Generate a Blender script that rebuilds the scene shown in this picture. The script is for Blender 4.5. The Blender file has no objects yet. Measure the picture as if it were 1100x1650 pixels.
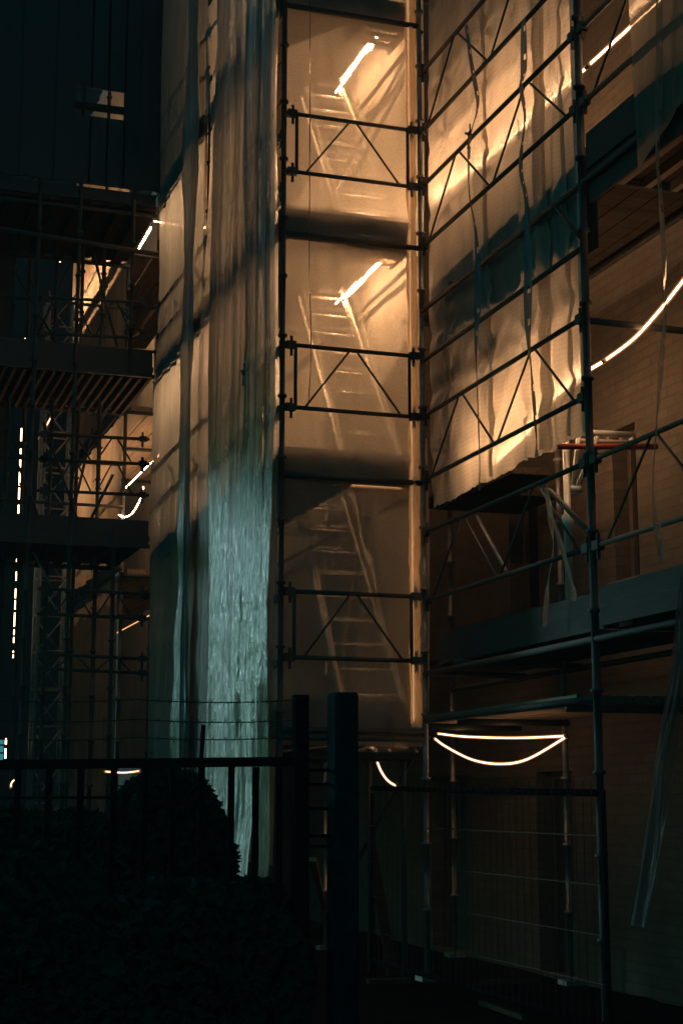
import bpy, math, random
from mathutils import Vector, noise
R = math.radians
random.seed(7)
sc = bpy.context.scene
COL = sc.collection

# ------------------------------------------------------------------ camera
EYE = 1.38
YAW, PITCH, F = R(18.5), R(10.40), 2534.0        # F in pixels of the 1100 x 1650 photograph
cam = bpy.data.cameras.new('camera'); camo = bpy.data.objects.new('camera', cam); COL.objects.link(camo)
camo.location = (0, 0, EYE); camo.rotation_euler = (R(90) + PITCH, 0, -YAW)
cam.sensor_fit = 'AUTO'; cam.sensor_width = 36; cam.lens = F / 1650 * 36
cam.clip_start = .05; cam.clip_end = 2000
sc.camera = camo
sc.render.resolution_x, sc.render.resolution_y = 682, 1024

# ------------------------------------------------------------------ light: night, one weak cool key, warm light ropes built further down
SUN_AZ, SUN_EL = R(-36), R(11)                   # azimuth from +Y towards +X
w = bpy.data.worlds.new('World'); sc.world = w; w.use_nodes = True
nt = w.node_tree; bg = nt.nodes['Background']
sky = nt.nodes.new('ShaderNodeTexSky'); sky.sky_type = 'NISHITA'; sky.sun_disc = False
sky.sun_elevation = SUN_EL; sky.sun_rotation = SUN_AZ
tint = nt.nodes.new('ShaderNodeMix'); tint.data_type = 'RGBA'; tint.blend_type = 'MULTIPLY'
tint.inputs[0].default_value = 1; tint.inputs[7].default_value = (.17, .93, .98, 1)
nt.links.new(sky.outputs[0], tint.inputs[6]); nt.links.new(tint.outputs[2], bg.inputs[0])
bg.inputs[1].default_value = .06
sun = bpy.data.lights.new('sun', 'SUN'); suno = bpy.data.objects.new('sun', sun); COL.objects.link(suno)
sun.energy = .85; sun.angle = R(7); sun.color = (.56, .90, .95)
sd = Vector((math.sin(SUN_AZ) * math.cos(SUN_EL), math.cos(SUN_AZ) * math.cos(SUN_EL), math.sin(SUN_EL)))
suno.rotation_euler = sd.to_track_quat('Z', 'Y').to_euler()
suno.location = (-30, 40, 30)
sc.view_settings.view_transform = 'Standard'; sc.view_settings.look = 'None'
sc.view_settings.exposure = 0; sc.view_settings.gamma = 1
cy = sc.cycles
cy.max_bounces = 7; cy.diffuse_bounces = 4; cy.glossy_bounces = 3; cy.transmission_bounces = 5; cy.transparent_max_bounces = 24
cy.sample_clamp_indirect = 4; cy.caustics_reflective = False; cy.caustics_refractive = False
cy.use_denoising = True

# ------------------------------------------------------------------ photo geometry
fw = Vector((math.sin(YAW) * math.cos(PITCH), math.cos(YAW) * math.cos(PITCH), math.sin(PITCH)))
rt = Vector((math.cos(YAW), -math.sin(YAW), 0)); up = rt.cross(fw)
def ray(px, py): return fw + rt * ((px - 550) / F) + up * ((825 - py) / F)
def onX(px, py, X):
    r = ray(px, py); t = X / r.x; return Vector((X, r.y * t, EYE + r.z * t))
def onY(px, py, Y):
    r = ray(px, py); t = Y / r.y; return Vector((r.x * t, Y, EYE + r.z * t))
def onZ(px, py, Z):
    r = ray(px, py); t = (Z - EYE) / r.z; return Vector((r.x * t, r.y * t, Z))
def colY(px, X): r = ray(px, 1290); return X * r.y / r.x       # depth of an upright at photo column px in plane X
def colX(px, Y): r = ray(px, 1290); return Y * r.x / r.y
YC = 11.67                                       # end face of the projecting scaffold
XA, XB = colX(450, YC), colX(686, YC)            # outer planes of the projecting and the recessed run
XW = 5.78                                        # brick facade
YA1, YA2, YA3, YA4, YA5 = colY(322, XA), colY(239, XA), colY(187, XA), colY(140, XA), colY(100, XA)
YB1 = colY(966, XB); YB2 = YB1 - 2.9
YF, YK = YA2, YA3                                # front and back of the loading bridge

# ------------------------------------------------------------------ helpers
class MB:
    def __init__(s): s.v, s.f = [], []
    def box(s, a, b):
        x0, x1 = sorted((a[0], b[0])); y0, y1 = sorted((a[1], b[1])); z0, z1 = sorted((a[2], b[2]))
        n = len(s.v)
        s.v += [(x, y, z) for z in (z0, z1) for y in (y0, y1) for x in (x0, x1)]
        s.f += [tuple(n + i for i in q) for q in ((0, 2, 3, 1), (4, 5, 7, 6), (0, 1, 5, 4), (2, 6, 7, 3), (0, 4, 6, 2), (1, 3, 7, 5))]
        return s
    def bar(s, p, q, wd, ht, upv=(0, 0, 1)):     # rectangular bar from p to q
        p, q = Vector(p), Vector(q); d = (q - p).normalized(); u = Vector(upv)
        if abs(d.dot(u)) > .97: u = Vector((1, 0, 0))
        a = d.cross(u).normalized() * wd / 2; b = a.cross(d).normalized() * ht / 2; n = len(s.v)
        for c in (p, q): s.v += [tuple(c + a * i + b * j) for i, j in ((-1, -1), (1, -1), (1, 1), (-1, 1))]
        s.f += [tuple(n + i for i in t) for t in ((3, 2, 1, 0), (4, 5, 6, 7), (0, 1, 5, 4), (1, 2, 6, 5), (2, 3, 7, 6), (3, 0, 4, 7))]
        return s
    def path(s, pts, r, k=8, cap=True):
        pts = [Vector(p) for p in pts]; n0 = len(s.v); m = len(pts)
        u = None
        for i, p in enumerate(pts):
            d = (pts[min(i + 1, m - 1)] - pts[max(i - 1, 0)]).normalized()
            if u is None: u = d.orthogonal().normalized()
            u = (u - d * u.dot(d)).normalized(); b = d.cross(u)
            rr = r(i / (m - 1)) if callable(r) else r
            for j in range(k):
                t = 2 * math.pi * j / k; s.v.append(tuple(p + (u * math.cos(t) + b * math.sin(t)) * rr))
        for i in range(m - 1):
            for j in range(k):
                a, b2 = n0 + i * k + j, n0 + i * k + (j + 1) % k
                s.f.append((a, b2, b2 + k, a + k))
        if cap: s.f.append(tuple(n0 + j for j in reversed(range(k)))); s.f.append(tuple(n0 + (m - 1) * k + j for j in range(k)))
        return s
    def tube(s, p, q, r=.0242, k=8): return s.path([p, q], r, k)
    def grid(s, fn, nu, nv, skip=None):
        n = len(s.v)
        for j in range(nv + 1):
            for i in range(nu + 1): s.v.append(tuple(fn(i / nu, j / nv)))
        for j in range(nv):
            for i in range(nu):
                if skip and skip(i, j): continue
                a = n + j * (nu + 1) + i; s.f.append((a, a + 1, a + nu + 2, a + nu + 1))
        return s
    def build(s, name, mat, parent=None, smooth=False, loc=None):
        me = bpy.data.meshes.new(name)
        if parent is not None:
            r = parent
            while r.parent: r = r.parent
            o0 = Vector(r.location)
        else:
            xs = [v[0] for v in s.v]; ys = [v[1] for v in s.v]; zs = [v[2] for v in s.v]
            o0 = Vector(loc) if loc else Vector(((min(xs) + max(xs)) / 2, (min(ys) + max(ys)) / 2, min(zs)))
        me.from_pydata([tuple(Vector(v) - o0) for v in s.v], [], s.f); me.update()
        if smooth: me.polygons.foreach_set('use_smooth', [True] * len(me.polygons))
        me.materials.append(mat)
        o = bpy.data.objects.new(name, me); COL.objects.link(o)
        if parent is not None: o.parent = parent
        else: o.location = o0
        return o
def tag(o, label=None, cat=None, group=None, kind=None):
    if label: o['label'] = label
    if cat: o['category'] = cat
    if group: o['group'] = group
    if kind: o['kind'] = kind
    return o
def thing(name, loc, label, cat, group=None):
    o = bpy.data.objects.new(name, None); COL.objects.link(o); o.location = loc; o.empty_display_size = .2
    return tag(o, label, cat, group)
def N(x, y=0., z=0.): return noise.noise(Vector((x, y, z)))
def smooth_path(pts, per=8):
    pts = [Vector(p) for p in pts]; out = []
    for i in range(len(pts) - 1):
        p0, p1, p2, p3 = pts[max(i - 1, 0)], pts[i], pts[i + 1], pts[min(i + 2, len(pts) - 1)]
        for k in range(per):
            t = k / per
            out.append(.5 * ((2 * p1) + (p2 - p0) * t + (2 * p0 - 5 * p1 + 4 * p2 - p3) * t * t + (3 * p1 - p0 - 3 * p2 + p3) * t ** 3))
    out.append(pts[-1]); return out

# ------------------------------------------------------------------ materials
def newmat(name):
    m = bpy.data.materials.new(name); m.use_nodes = True; t = m.node_tree; t.nodes.clear()
    out = t.nodes.new('ShaderNodeOutputMaterial')
    def nd(kind, **kw):
        n = t.nodes.new('ShaderNode' + kind)
        for k, v in kw.items():
            if k == 'i':
                for a, b in v.items(): n.inputs[a].default_value = b
            else: setattr(n, k, v)
        return n
    def ln(a, b): t.links.new(a, b)
    return m, nd, ln, out
def pbr(name, col, col2=None, scale=6., rough=.7, metal=0., bump=.15, detail=6., stretch=(1, 1, 1)):
    m, nd, ln, out = newmat(name)
    col2 = col2 or tuple(c * .6 for c in col)
    tc = nd('TexCoord'); mp = nd('Mapping', i={'Scale': stretch}); nz = nd('TexNoise', i={'Scale': scale, 'Detail': detail, 'Roughness': .6})
    rp = nd('ValToRGB'); rp.color_ramp.elements[0].position = .33; rp.color_ramp.elements[1].position = .68
    rp.color_ramp.elements[0].color = (*col2, 1); rp.color_ramp.elements[1].color = (*col, 1)
    b = nd('BsdfPrincipled', i={'Metallic': metal}); bp = nd('Bump', i={'Strength': bump, 'Distance': .02})
    mr = nd('MapRange', i={'To Min': max(rough - .15, .05), 'To Max': min(rough + .15, 1)})
    ln(tc.outputs['Object'], mp.inputs[0]); ln(mp.outputs[0], nz.inputs[0]); ln(nz.outputs[0], rp.inputs[0]); ln(rp.outputs[0], b.inputs['Base Color'])
    ln(nz.outputs[0], bp.inputs['Height']); ln(bp.outputs[0], b.inputs['Normal']); ln(nz.outputs[0], mr.inputs[0]); ln(mr.outputs[0], b.inputs['Roughness'])
    if name in ('painted_iron', 'dark_leaves', 'bare_soil', 'teal_lit_concrete', 'shaded_scaffold_board'): b.inputs['Specular IOR Level'].default_value = 0
    ln(b.outputs[0], out.inputs[0]); return m
def cloth(name, col, thru=.3, gloss=.1, rough=.35, back=.6, weave=0., crinkle=.0, crscale=30., dirt=.25, axis='Y', tcol=None, blur=.6, brough=.35, rib=.024, ribamp=.0):
    """net or film: part see-through, part translucent, part shiny"""
    m, nd, ln, out = newmat(name)
    tc = nd('TexCoord'); nz = nd('TexNoise', i={'Scale': 1.7, 'Detail': 7., 'Roughness': .65})
    mp = nd('Mapping', i={'Scale': (1.6, 1.6, .45)})
    ln(tc.outputs['Object'], mp.inputs[0]); ln(mp.outputs[0], nz.inputs[0])
    rp = nd('ValToRGB'); rp.color_ramp.elements[0].position = .3; rp.color_ramp.elements[1].position = .7
    rp.color_ramp.elements[0].color = (*[c * (1 - dirt) for c in col], 1); rp.color_ramp.elements[1].color = (*col, 1)
    ln(nz.outputs[0], rp.inputs[0])
    df = nd('BsdfDiffuse'); tr = nd('BsdfTranslucent'); gl = nd('BsdfGlossy', i={'Roughness': rough, 'Color': (1, 1, 1, 1)})
    ln(rp.outputs[0], df.inputs[0]); ln(rp.outputs[0], tr.inputs[0])
    m1 = nd('MixShader', i={0: back}); ln(df.outputs[0], m1.inputs[1]); ln(tr.outputs[0], m1.inputs[2])
    m2 = nd('MixShader', i={0: gloss}); ln(m1.outputs[0], m2.inputs[1]); ln(gl.outputs[0], m2.inputs[2])
    tp0 = nd('BsdfTransparent', i={0: (*(tcol or (1, .97, .92)), 1)}); rf = nd('BsdfRefraction', i={0: (*(tcol or (1, .97, .92)), 1), 'Roughness': brough, 'IOR': 1.12})
    tp = nd('MixShader', i={0: blur}); ln(tp0.outputs[0], tp.inputs[1]); ln(rf.outputs[0], tp.inputs[2]); m3 = nd('MixShader', i={0: thru})
    ln(m2.outputs[0], m3.inputs[1]); ln(tp.outputs[0], m3.inputs[2]); ln(m3.outputs[0], out.inputs[0])
    # see-through share: cloudy dirt times the weave
    mr = nd('MapRange', i={'From Min': .3, 'From Max': .7, 'To Min': thru * .7, 'To Max': min(thru * 1.3, 1)}); ln(nz.outputs[0], mr.inputs[0])
    last = mr.outputs[0]
    if weave:
        sx = nd('SeparateXYZ'); ln(tc.outputs['Object'], sx.inputs[0])
        wn = nd('TexNoise', i={'Scale': 3., 'Detail': 2.}); ln(tc.outputs['Object'], wn.inputs[0])
        a = nd('Math', operation='MULTIPLY_ADD', i={1: .05}); ln(wn.outputs[0], a.inputs[0]); ln(sx.outputs[2], a.inputs[2])
        a2 = nd('Math', operation='MULTIPLY', i={1: 2 * math.pi / rib}); s2 = nd('Math', operation='SINE'); ln(a.outputs[0], a2.inputs[0]); ln(a2.outputs[0], s2.inputs[0])
        rb = nd('Math', operation='MULTIPLY', i={1: ribamp}); ln(s2.outputs[0], rb.inputs[0])
        sp = nd('TexNoise', i={'Scale': 95., 'Detail': 3., 'Roughness': .8}); ln(tc.outputs['Object'], sp.inputs[0])
        sm = nd('MapRange', i={'From Min': .3, 'From Max': .7, 'To Min': -1., 'To Max': 1.}); ln(sp.outputs[0], sm.inputs[0])
        sw = nd('Math', operation='MULTIPLY_ADD', i={1: weave}); ln(sm.outputs[0], sw.inputs[0]); ln(rb.outputs[0], sw.inputs[2])
        a1 = nd('Math', operation='ADD', i={1: 1.}); ln(sw.outputs[0], a1.inputs[0])
        mu = nd('Math', operation='MULTIPLY', use_clamp=True); ln(last, mu.inputs[0]); ln(a1.outputs[0], mu.inputs[1]); last = mu.outputs[0]
        # the same threads in the colour of the cloth
        cm = nd('MapRange', i={'From Min': -1., 'From Max': 1., 'To Min': 1. - weave * .55, 'To Max': 1. + weave * .35}); ln(sw.outputs[0], cm.inputs[0])
        cx = nd('VectorMath', operation='SCALE'); ln(rp.outputs[0], cx.inputs[0]); ln(cm.outputs[0], cx.inputs[3])
        ln(cx.outputs[0], df.inputs[0]); ln(cx.outputs[0], tr.inputs[0])
    ln(last, m3.inputs[0])
    if crinkle:
        n2 = nd('TexNoise', i={'Scale': crscale, 'Detail': 5., 'Roughness': .6, 'Distortion': .6}); mp2 = nd('Mapping', i={'Scale': (1, 1, .38)})
        ln(tc.outputs['Object'], mp2.inputs[0]); ln(mp2.outputs[0], n2.inputs[0])
        bp = nd('Bump', i={'Strength': crinkle, 'Distance': .03}); ln(n2.outputs[0], bp.inputs['Height'])
        for s2 in (gl, df, tr): ln(bp.outputs[0], s2.inputs['Normal'])
    return m
def brick(name, c1, c2, mortar, bw=.22, bh=.075):
    m, nd, ln, out = newmat(name)
    tc = nd('TexCoord'); sx = nd('SeparateXYZ'); cx = nd('CombineXYZ'); ln(tc.outputs['Object'], sx.inputs[0])
    ad = nd('Math', operation='ADD'); ln(sx.outputs[0], ad.inputs[0]); ln(sx.outputs[1], ad.inputs[1])
    ln(ad.outputs[0], cx.inputs[0]); ln(sx.outputs[2], cx.inputs[1])
    br = nd('TexBrick', i={'Color1': (*c1, 1), 'Color2': (*c2, 1), 'Mortar': (*mortar, 1), 'Scale': 1., 'Mortar Size': .008, 'Brick Width': bw, 'Row Height': bh, 'Bias': 0.})
    ln(cx.outputs[0], br.inputs[0])
    nz = nd('TexNoise', i={'Scale': 2.3, 'Detail': 8., 'Roughness': .7}); ln(tc.outputs['Object'], nz.inputs[0])
    mx = nd('Mix', data_type='RGBA', blend_type='MULTIPLY', i={0: .8}); rp = nd('ValToRGB')
    rp.color_ramp.elements[0].position = .3; rp.color_ramp.elements[0].color = (.55, .52, .5, 1); rp.color_ramp.elements[1].position = .65
    ln(nz.outputs[0], rp.inputs[0]); ln(br.outputs[0], mx.inputs[6]); ln(rp.outputs[0], mx.inputs[7])
    b = nd('BsdfPrincipled', i={'Roughness': .88}); ln(mx.outputs[2], b.inputs['Base Color'])
    iv = nd('Math', operation='SUBTRACT', i={0: 1.}); ln(br.outputs[1], iv.inputs[1])
    bp = nd('Bump', i={'Strength': .7, 'Distance': .008}); ln(iv.outputs[0], bp.inputs['Height']); ln(bp.outputs[0], b.inputs['Normal'])
    ln(b.outputs[0], out.inputs[0]); return m
def glow(name, col, strength):
    m, nd, ln, out = newmat(name); e = nd('Emission', i={0: (*col, 1), 1: strength}); ln(e.outputs[0], out.inputs[0]); return m

M = dict(
    steel=pbr('galvanised_tube', (.30, .29, .27), (.16, .15, .14), 14, .5, .55, .1),
    dull=pbr('weathered_tube', (.042, .040, .038), (.022, .022, .022), 14, .75, .1, .1),
    red=pbr('red_painted_tube', (.34, .05, .035), (.2, .04, .03), 18, .55, .1, .1),
    ally=pbr('ladder_metal', (.75, .71, .62), (.55, .52, .46), 20, .5, .2, .05),
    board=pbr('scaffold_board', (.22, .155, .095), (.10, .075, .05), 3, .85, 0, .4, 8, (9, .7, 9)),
    boardshade=pbr('shaded_scaffold_board', (.06, .046, .032), (.03, .024, .018), 3, .85, 0, .4, 8, (.8, 8, 8)),  # shaded copy of the scaffold board, shade put into its colour
    joist=pbr('dim_joist', (.11, .08, .055), (.06, .045, .03), 5, .85, 0, .3),  # board tone darkened in its colour for the dimmer joists
    toe=pbr('toe_board', (.024, .021, .018), (.014, .012, .010), 4, .85, 0, .3, 8, (1, 1, 6)),
    wood=pbr('sawn_timber', (.55, .32, .13), (.38, .21, .08), 4, .8, 0, .3, 8, (1, 1, .3)),
    door=pbr('dark_door_paint', (.045, .03, .025), (.025, .018, .016), 5, .6, 0, .1),
    frame=pbr('door_frame_wood', (.10, .07, .05), (.05, .04, .03), 5, .7, 0, .1),
    glass=pbr('window_pane', (.01, .012, .014), (.006, .007, .008), 5, .12, 0, .02),
    brick=brick('buff_brick', (.12, .092, .064), (.095, .072, .05), (.08, .068, .052)),
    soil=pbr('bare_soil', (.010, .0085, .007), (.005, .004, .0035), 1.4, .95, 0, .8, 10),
    post=pbr("teal_lit_concrete", (.015, .033, .038), (.006, .013, .015), 9, .85, 0, .45),  # cool teal light put into the colour of the concrete
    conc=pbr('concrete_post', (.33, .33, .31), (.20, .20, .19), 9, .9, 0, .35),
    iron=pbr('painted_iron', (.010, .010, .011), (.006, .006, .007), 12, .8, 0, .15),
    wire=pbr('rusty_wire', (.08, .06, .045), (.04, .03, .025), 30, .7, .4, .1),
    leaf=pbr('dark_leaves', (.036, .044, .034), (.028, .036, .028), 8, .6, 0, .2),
    bark=pbr('bark', (.05, .04, .03), (.03, .025, .02), 9, .9, 0, .5),
    tarp=pbr("dark_tarpaulin", (.018, .018, .019), (.010, .010, .011), 4, .6, 0, .5),
    sack=pbr('plastic_sack', (.10, .085, .07), (.05, .045, .04), 6, .45, 0, .5),
    blue=pbr('blue_plastic', (.03, .20, .26), (.02, .13, .18), 6, .4, 0, .1),
    render=pbr('grey_render', (.007, .007, .007), (.004, .004, .004), 2, .9, 0, .2),
    net=cloth('debris_net', (.66, .57, .46), .40, .02, .45, .66, .45, .2, 9, .3, 'X', blur=.52, brough=.26),
    netB=cloth('debris_net_fine', (.72, .64, .54), .09, .02, .5, .74, .45, .15, 8, .35, 'Y', blur=.85, brough=.9, rib=.036, ribamp=.18),
    film=cloth('clear_film', (.60, .55, .49), .28, .05, .3, .72, .15, .3, 45, .25, 'Y', blur=1., brough=.8),
    film2=cloth('crumpled_film', (.44, .45, .43), .38, .15, .26, .68, .25, .42, 30, .5, 'Y', blur=1., brough=.7),
    dimfilm=cloth('dim_film', (.09, .10, .10), .6, .03, .4, .5, 0, .4, 40, .3, 'Y', blur=.4, brough=.4),  # film darkened in its colour to look dimly lit
    netA=cloth('debris_net_cool', (.46, .47, .44), .16, .03, .4, .66, .40, .25, 9, .4, 'Y', blur=.9, brough=.5),  # greyer than the tan nets, cool light put into its colour
    lining=cloth('lining_sheet', (.62, .55, .46), .05, .02, .5, .45, .1, .2, 7, .35, 'Y'),
    netfar=cloth('debris_net_grey', (.55, .46, .36), .08, .02, .45, .84, .35, .25, 9, .4, 'Y', blur=.8, brough=.5),
    tape=cloth('net_hem_tape', (.06, .05, .045), .06, .06, .4, .4, 0, .2, 20, .3),
    torn=cloth('torn_net_strip', (.46, .39, .31), .35, .02, .5, .72, .4, .3, 14, .5),
    rope=glow('light_rope', (1.0, .55, .27), 108.8),
    ropelow=glow('light_rope_low', (1.0, .58, .32), 17),
    ropemid=glow('light_rope_mid', (1.0, .55, .27), 78.2), ropeb=glow('light_rope_sag', (1.0, .55, .27), 51), ropehi=glow('light_rope_bright', (1.0, .56, .28), 300), ropetower=glow('light_rope_tower', (1.0, .56, .28), 1350), ropenet=glow('light_rope_net', (1.0, .55, .27), 225), glowdim=glow('dim_glow', (1.0, .5, .2), 2.2),
    dot=glow('light_rope_far', (1.0, .55, .28), 10.),
    halo=None,
    cool=glow('cool_lit_window', (.10, .55, .68), .35),
    sleeve=pbr('black_sleeve', (.012, .012, .012), (.008, .008, .008), 20, .6, 0, .05),
)

def halo_mat():                                # added glowing tube that imitates the amber halo round the lit core
    m, nd, ln, out = newmat('rope_halo'); e = nd('Emission', i={0: (1., .42, .13, 1), 1: .9}); t = nd('BsdfTransparent'); x = nd('MixShader', i={0: .62})
    ln(e.outputs[0], x.inputs[1]); ln(t.outputs[0], x.inputs[2]); ln(x.outputs[0], out.inputs[0]); m.cycles.emission_sampling = 'NONE'; return m
M['halo'] = halo_mat()

# ------------------------------------------------------------------ ground and building
def ground():
    mb = MB(); n = 120
    def f(u, v):
        a = (u - .5) * 2; b = (v - .5) * 2
        x = 3 + 90 * a * abs(a) ** 1.2; y = 9 + 90 * b * abs(b) ** 1.2
        k = max(0, 1 - math.hypot(x - 3, y - 9) / 30)
        return (x, y, -.02 + k * (.045 * N(x * .9, y * .9) + .03 * N(x * 3, y * 3, 5)))
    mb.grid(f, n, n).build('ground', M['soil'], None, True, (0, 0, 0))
g = ground(); tag(bpy.data.objects['ground'], kind='structure')

bl = thing('brick_building', (XW, 12, 0), 'buff brick house front behind the scaffolding, with dark doors and windows', 'building')
openings = []
def opening(name, px0, px1, z0, z1): openings.append((name, colY(px1, XW), colY(px0, XW), z0, z1))
opening('door', 695, 752, .0, onX(725, 1250, XW).z)
opening('door', 865, 922, .0, onX(890, 1243, XW).z)
opening('window', 1003, 1043, onX(1020, 932, XW).z, onX(1020, 680, XW).z)
opening('window', 828, 880, onX(850, 985, XW).z, onX(850, 800, XW).z)
openings += [('window', 15.6, 16.7, 4.6, 5.9), ('window', 18.6, 19.7, 4.6, 5.9), ('window', 15.6, 16.7, 6.6, 7.8), ('door', 19, 19.9, 0, 2.05)]
def wall():
    ys = sorted({-6., 32.} | {y for o in openings for y in (o[1], o[2])}); zs = sorted({-.1, 13.} | {z for o in openings for z in o[3:]})
    mb = MB(); T = .35
    inside = lambda y, z: any(o[1] < y < o[2] and o[3] < z < o[4] for o in openings)
    for i in range(len(ys) - 1):
        for j in range(len(zs) - 1):
            y0, y1, z0, z1 = ys[i], ys[i + 1], zs[j], zs[j + 1]
            if inside((y0 + y1) / 2, (z0 + z1) / 2): continue
            n = len(mb.v); mb.v += [(XW, y0, z0), (XW, y1, z0), (XW, y1, z1), (XW, y0, z1)]; mb.f.append((n, n + 3, n + 2, n + 1))
    for _, y0, y1, z0, z1 in openings:           # reveals
        for a, b in (((y0, z0), (y1, z0)), ((y1, z0), (y1, z1)), ((y1, z1), (y0, z1)), ((y0, z1), (y0, z0))):
            n = len(mb.v); mb.v += [(XW, *a), (XW, *b), (XW + T, *b), (XW + T, *a)]; mb.f.append((n, n + 1, n + 2, n + 3))
    n = len(mb.v); mb.v += [(XW + T, -6, -.1), (XW + T, 32, -.1), (XW + T, 32, 13), (XW + T, -6, 13)]; mb.f.append((n, n + 1, n + 2, n + 3))
    mb.box((XW - .03, -6, 12.9), (XW + 7, 32, 13.1))
    mb.build('wall', M['brick'], bl)
wall()
for nm, y0, y1, z0, z1 in openings:
    x = XW + .13
    fr = MB(); 
    for a, b in (((y0, z0), (y0 + .06, z1)), ((y1 - .06, z0), (y1, z1)), ((y0 + .06, z1 - .06), (y1 - .06, z1))): fr.box((x, *a), (x + .08, *b))
    if nm == 'door':
        d = MB().box((x + .03, y0 + .06, z0 + .01), (x + .07, y1 - .06, z1 - .06))
        for k in range(2): d.box((x + .018, y0 + .16, z0 + .2 + k * .9), (x + .03, y1 - .16, z0 + .9 + k * .85))
        o = d.build('door', M['door'], bl); fr.build('door_frame', M['frame'], o)
        MB().tube((x + .0, y0 + .12, z0 + 1.02), (x + .0, y0 + .24, z0 + 1.02), .01).tube((x, y0 + .13, z0 + 1.02), (x + .04, y0 + .13, z0 + 1.02), .008).build('handle', M['steel'], o)
    else:
        fr.box((x, y0 + .06, z0), (x + .08, y1 - .06, z0 + .06)); fr.box((x + .01, (y0 + y1) / 2 - .025, z0 + .06), (x + .07, (y0 + y1) / 2 + .025, z1 - .06))
        o = MB().box((x + .035, y0 + .06, z0 + .06), (x + .045, y1 - .06, z1 - .06)).build('window', M['glass'], bl); fr.build('frame', M['frame'], o)
        MB().box((XW - .05, y0 - .05, z0 - .06), (XW + .12, y1 + .05, z0 - .002)).build('sill', M['conc'], o)

# ------------------------------------------------------------------ scaffolds
def standard(root, x, y, z0, z1, mat, r=.0225):
    pts, rad = [(x, y, z0)], [r]; z = z0 + .5
    while z < z1 - .05:
        for dz, k in ((-.012, 0), (-.011, .015), (.011, .015), (.012, 0)): pts.append((x, y, z + dz)); rad.append(r + k)
        z += .5
    pts.append((x, y, z1)); rad.append(r)
    o = MB().path(pts, lambda t: rad[int(round(t * (len(rad) - 1)))], 10).build('standard', mat, root, True)
    if z0 < .2:
        MB().box((x - .075, y - .075, z0 - .03), (x + .075, y + .075, z0 + .006)).build('base_plate', mat, o)
    return o
def ledger(root, p, q, mat, name='ledger', r=.019):
    return MB().tube(p, q, r, 8).build(name, mat, root, True)
def wedge(mb, p, d):
    p = Vector(p); d = Vector(d).normalized()
    mb.bar(p + d * .03, p + d * .11, .05, .06); mb.bar(p + d * .075 + Vector((0, 0, -.09)), p + d * .075 + Vector((0, 0, .075)), .012, .022)
def guard_frame(root, a, b, h, n, mat, ends=True):
    a, b = Vector(a), Vector(b); u = Vector((0, 0, h)); d = (b - a).normalized(); L = (b - a).length
    mb = MB(); mb.tube(a, b, .018); mb.tube(a + u, b + u, .018)
    e = .11
    if ends:
        mb.tube(a + d * e, a + d * e + u, .015); mb.tube(b - d * e, b - d * e + u, .015)
    st = (L - 2 * e - .1) / n
    for k in range(n):
        x0, x1 = e + .05 + k * st + .025, e + .05 + (k + 1) * st - .025
        lo, hi = (x0, x1) if k % 2 == 0 else (x1, x0)
        mb.tube(a + d * lo, a + d * hi + u, .009, 6)
    o = mb.build('guard_frame', mat, root, True)
    for p, dd in ((a, d), (a + u, d), (b, -d), (b + u, -d)):
        c = MB(); wedge(c, p, dd); c.build('coupler', mat, o)
    return o
def deck(root, x0, x1, y0, y1, z, n, mat, along='Y', name='deck'):
    mb = MB(); wx = (x1 - x0) / n if along == 'Y' else (y1 - y0) / n
    for k in range(n):
        if along == 'Y': mb.box((x0 + k * wx + .006, y0, z - .05 - random.random() * .004), (x0 + (k + 1) * wx - .006, y1, z + random.random() * .004))
        else: mb.box((x0, y0 + k * wx + .006, z - .05 - random.random() * .004), (x1, y0 + (k + 1) * wx - .006, z + random.random() * .004))
    return mb.build(name, mat, root)

# --- projecting scaffold (end face and left face)
sa = thing('scaffold', (XA, YC, 0), 'tall scaffold tower wrapped in net and film, ladders inside, in the centre', 'scaffold')
XI = XB - .0
DX = 4.15
for y in (YC, YA1, YA2):
    standard(sa, XA, y, .05, 10.9, M['dull'])
for y in (YC,):
    standard(sa, XI, y, .05, 10.9, M['steel'])
for y in (YA1 + .1, YA2 + .1):
    standard(sa, XI + .05, y, .05, 10.9, M['steel'])
ZA = (2.0, 4.0, 6.0, 8.0)
for z in ZA:
    deck(sa, XA + .05, DX, YC + .13, YA1 - .03, z, 3, M['boardshade'])
    deck(sa, XA + .05, XI - .03 if z > 7 else DX, YA1 + .03, YA2, z, 3, M['boardshade'])
    # hatch at the head of the ladder
    hb = MB()
    for k in range(3): hb.bar((DX + .06, YC + .14 + k * .16, z - .07), (XI - .08, YC + .14 + k * .16, z - .07), .05, .045)
    hb.bar((DX + .03, YC + .06, z - .06), (DX + .03, YC + .55, z - .06), .05, .06); hb.bar((XI - .07, YC + .06, z - .06), (XI - .07, YC + .55, z - .06), .04, .06)
    hb.build('hatch_frame', M['board'], sa)
    MB().box((XA + .03, YC + .082, z - .005), (XI - .03, YC + .112, z + .16)).build('toe_board', M['toe'], sa)
    MB().box((XA + .03, YC + .080, z - .11), (XI - .03, YC + .108, z - .008)).build('edge_beam', M['toe'], sa)
    MB().box((XA + .0, YC + .06, z - .10), (XA + .028, YA1 - .06, z + .15)).build('toe_board', M['toe'], sa)
    MB().box((XA + .0, YA1 + .06, z - .10), (XA + .028, YA2 - .06, z + .15)).build('toe_board', M['toe'], sa)
    for y in (YC, YA1, YA2):
        MB().tube((XA, y, z - .085), (XI, y + (.1 if y > YC else 0), z - .085), .024).build('transom', M['dull'], sa, True)
    MB().tube((XA, YC, z - .13), (XA, YA2, z - .13), .022).build('ledger', M['dull'], sa, True)
    MB().tube((XI + .02, YC, z - .13), (XI + .05, YA2, z - .13), .022).build('ledger', M['dull'], sa, True)
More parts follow.
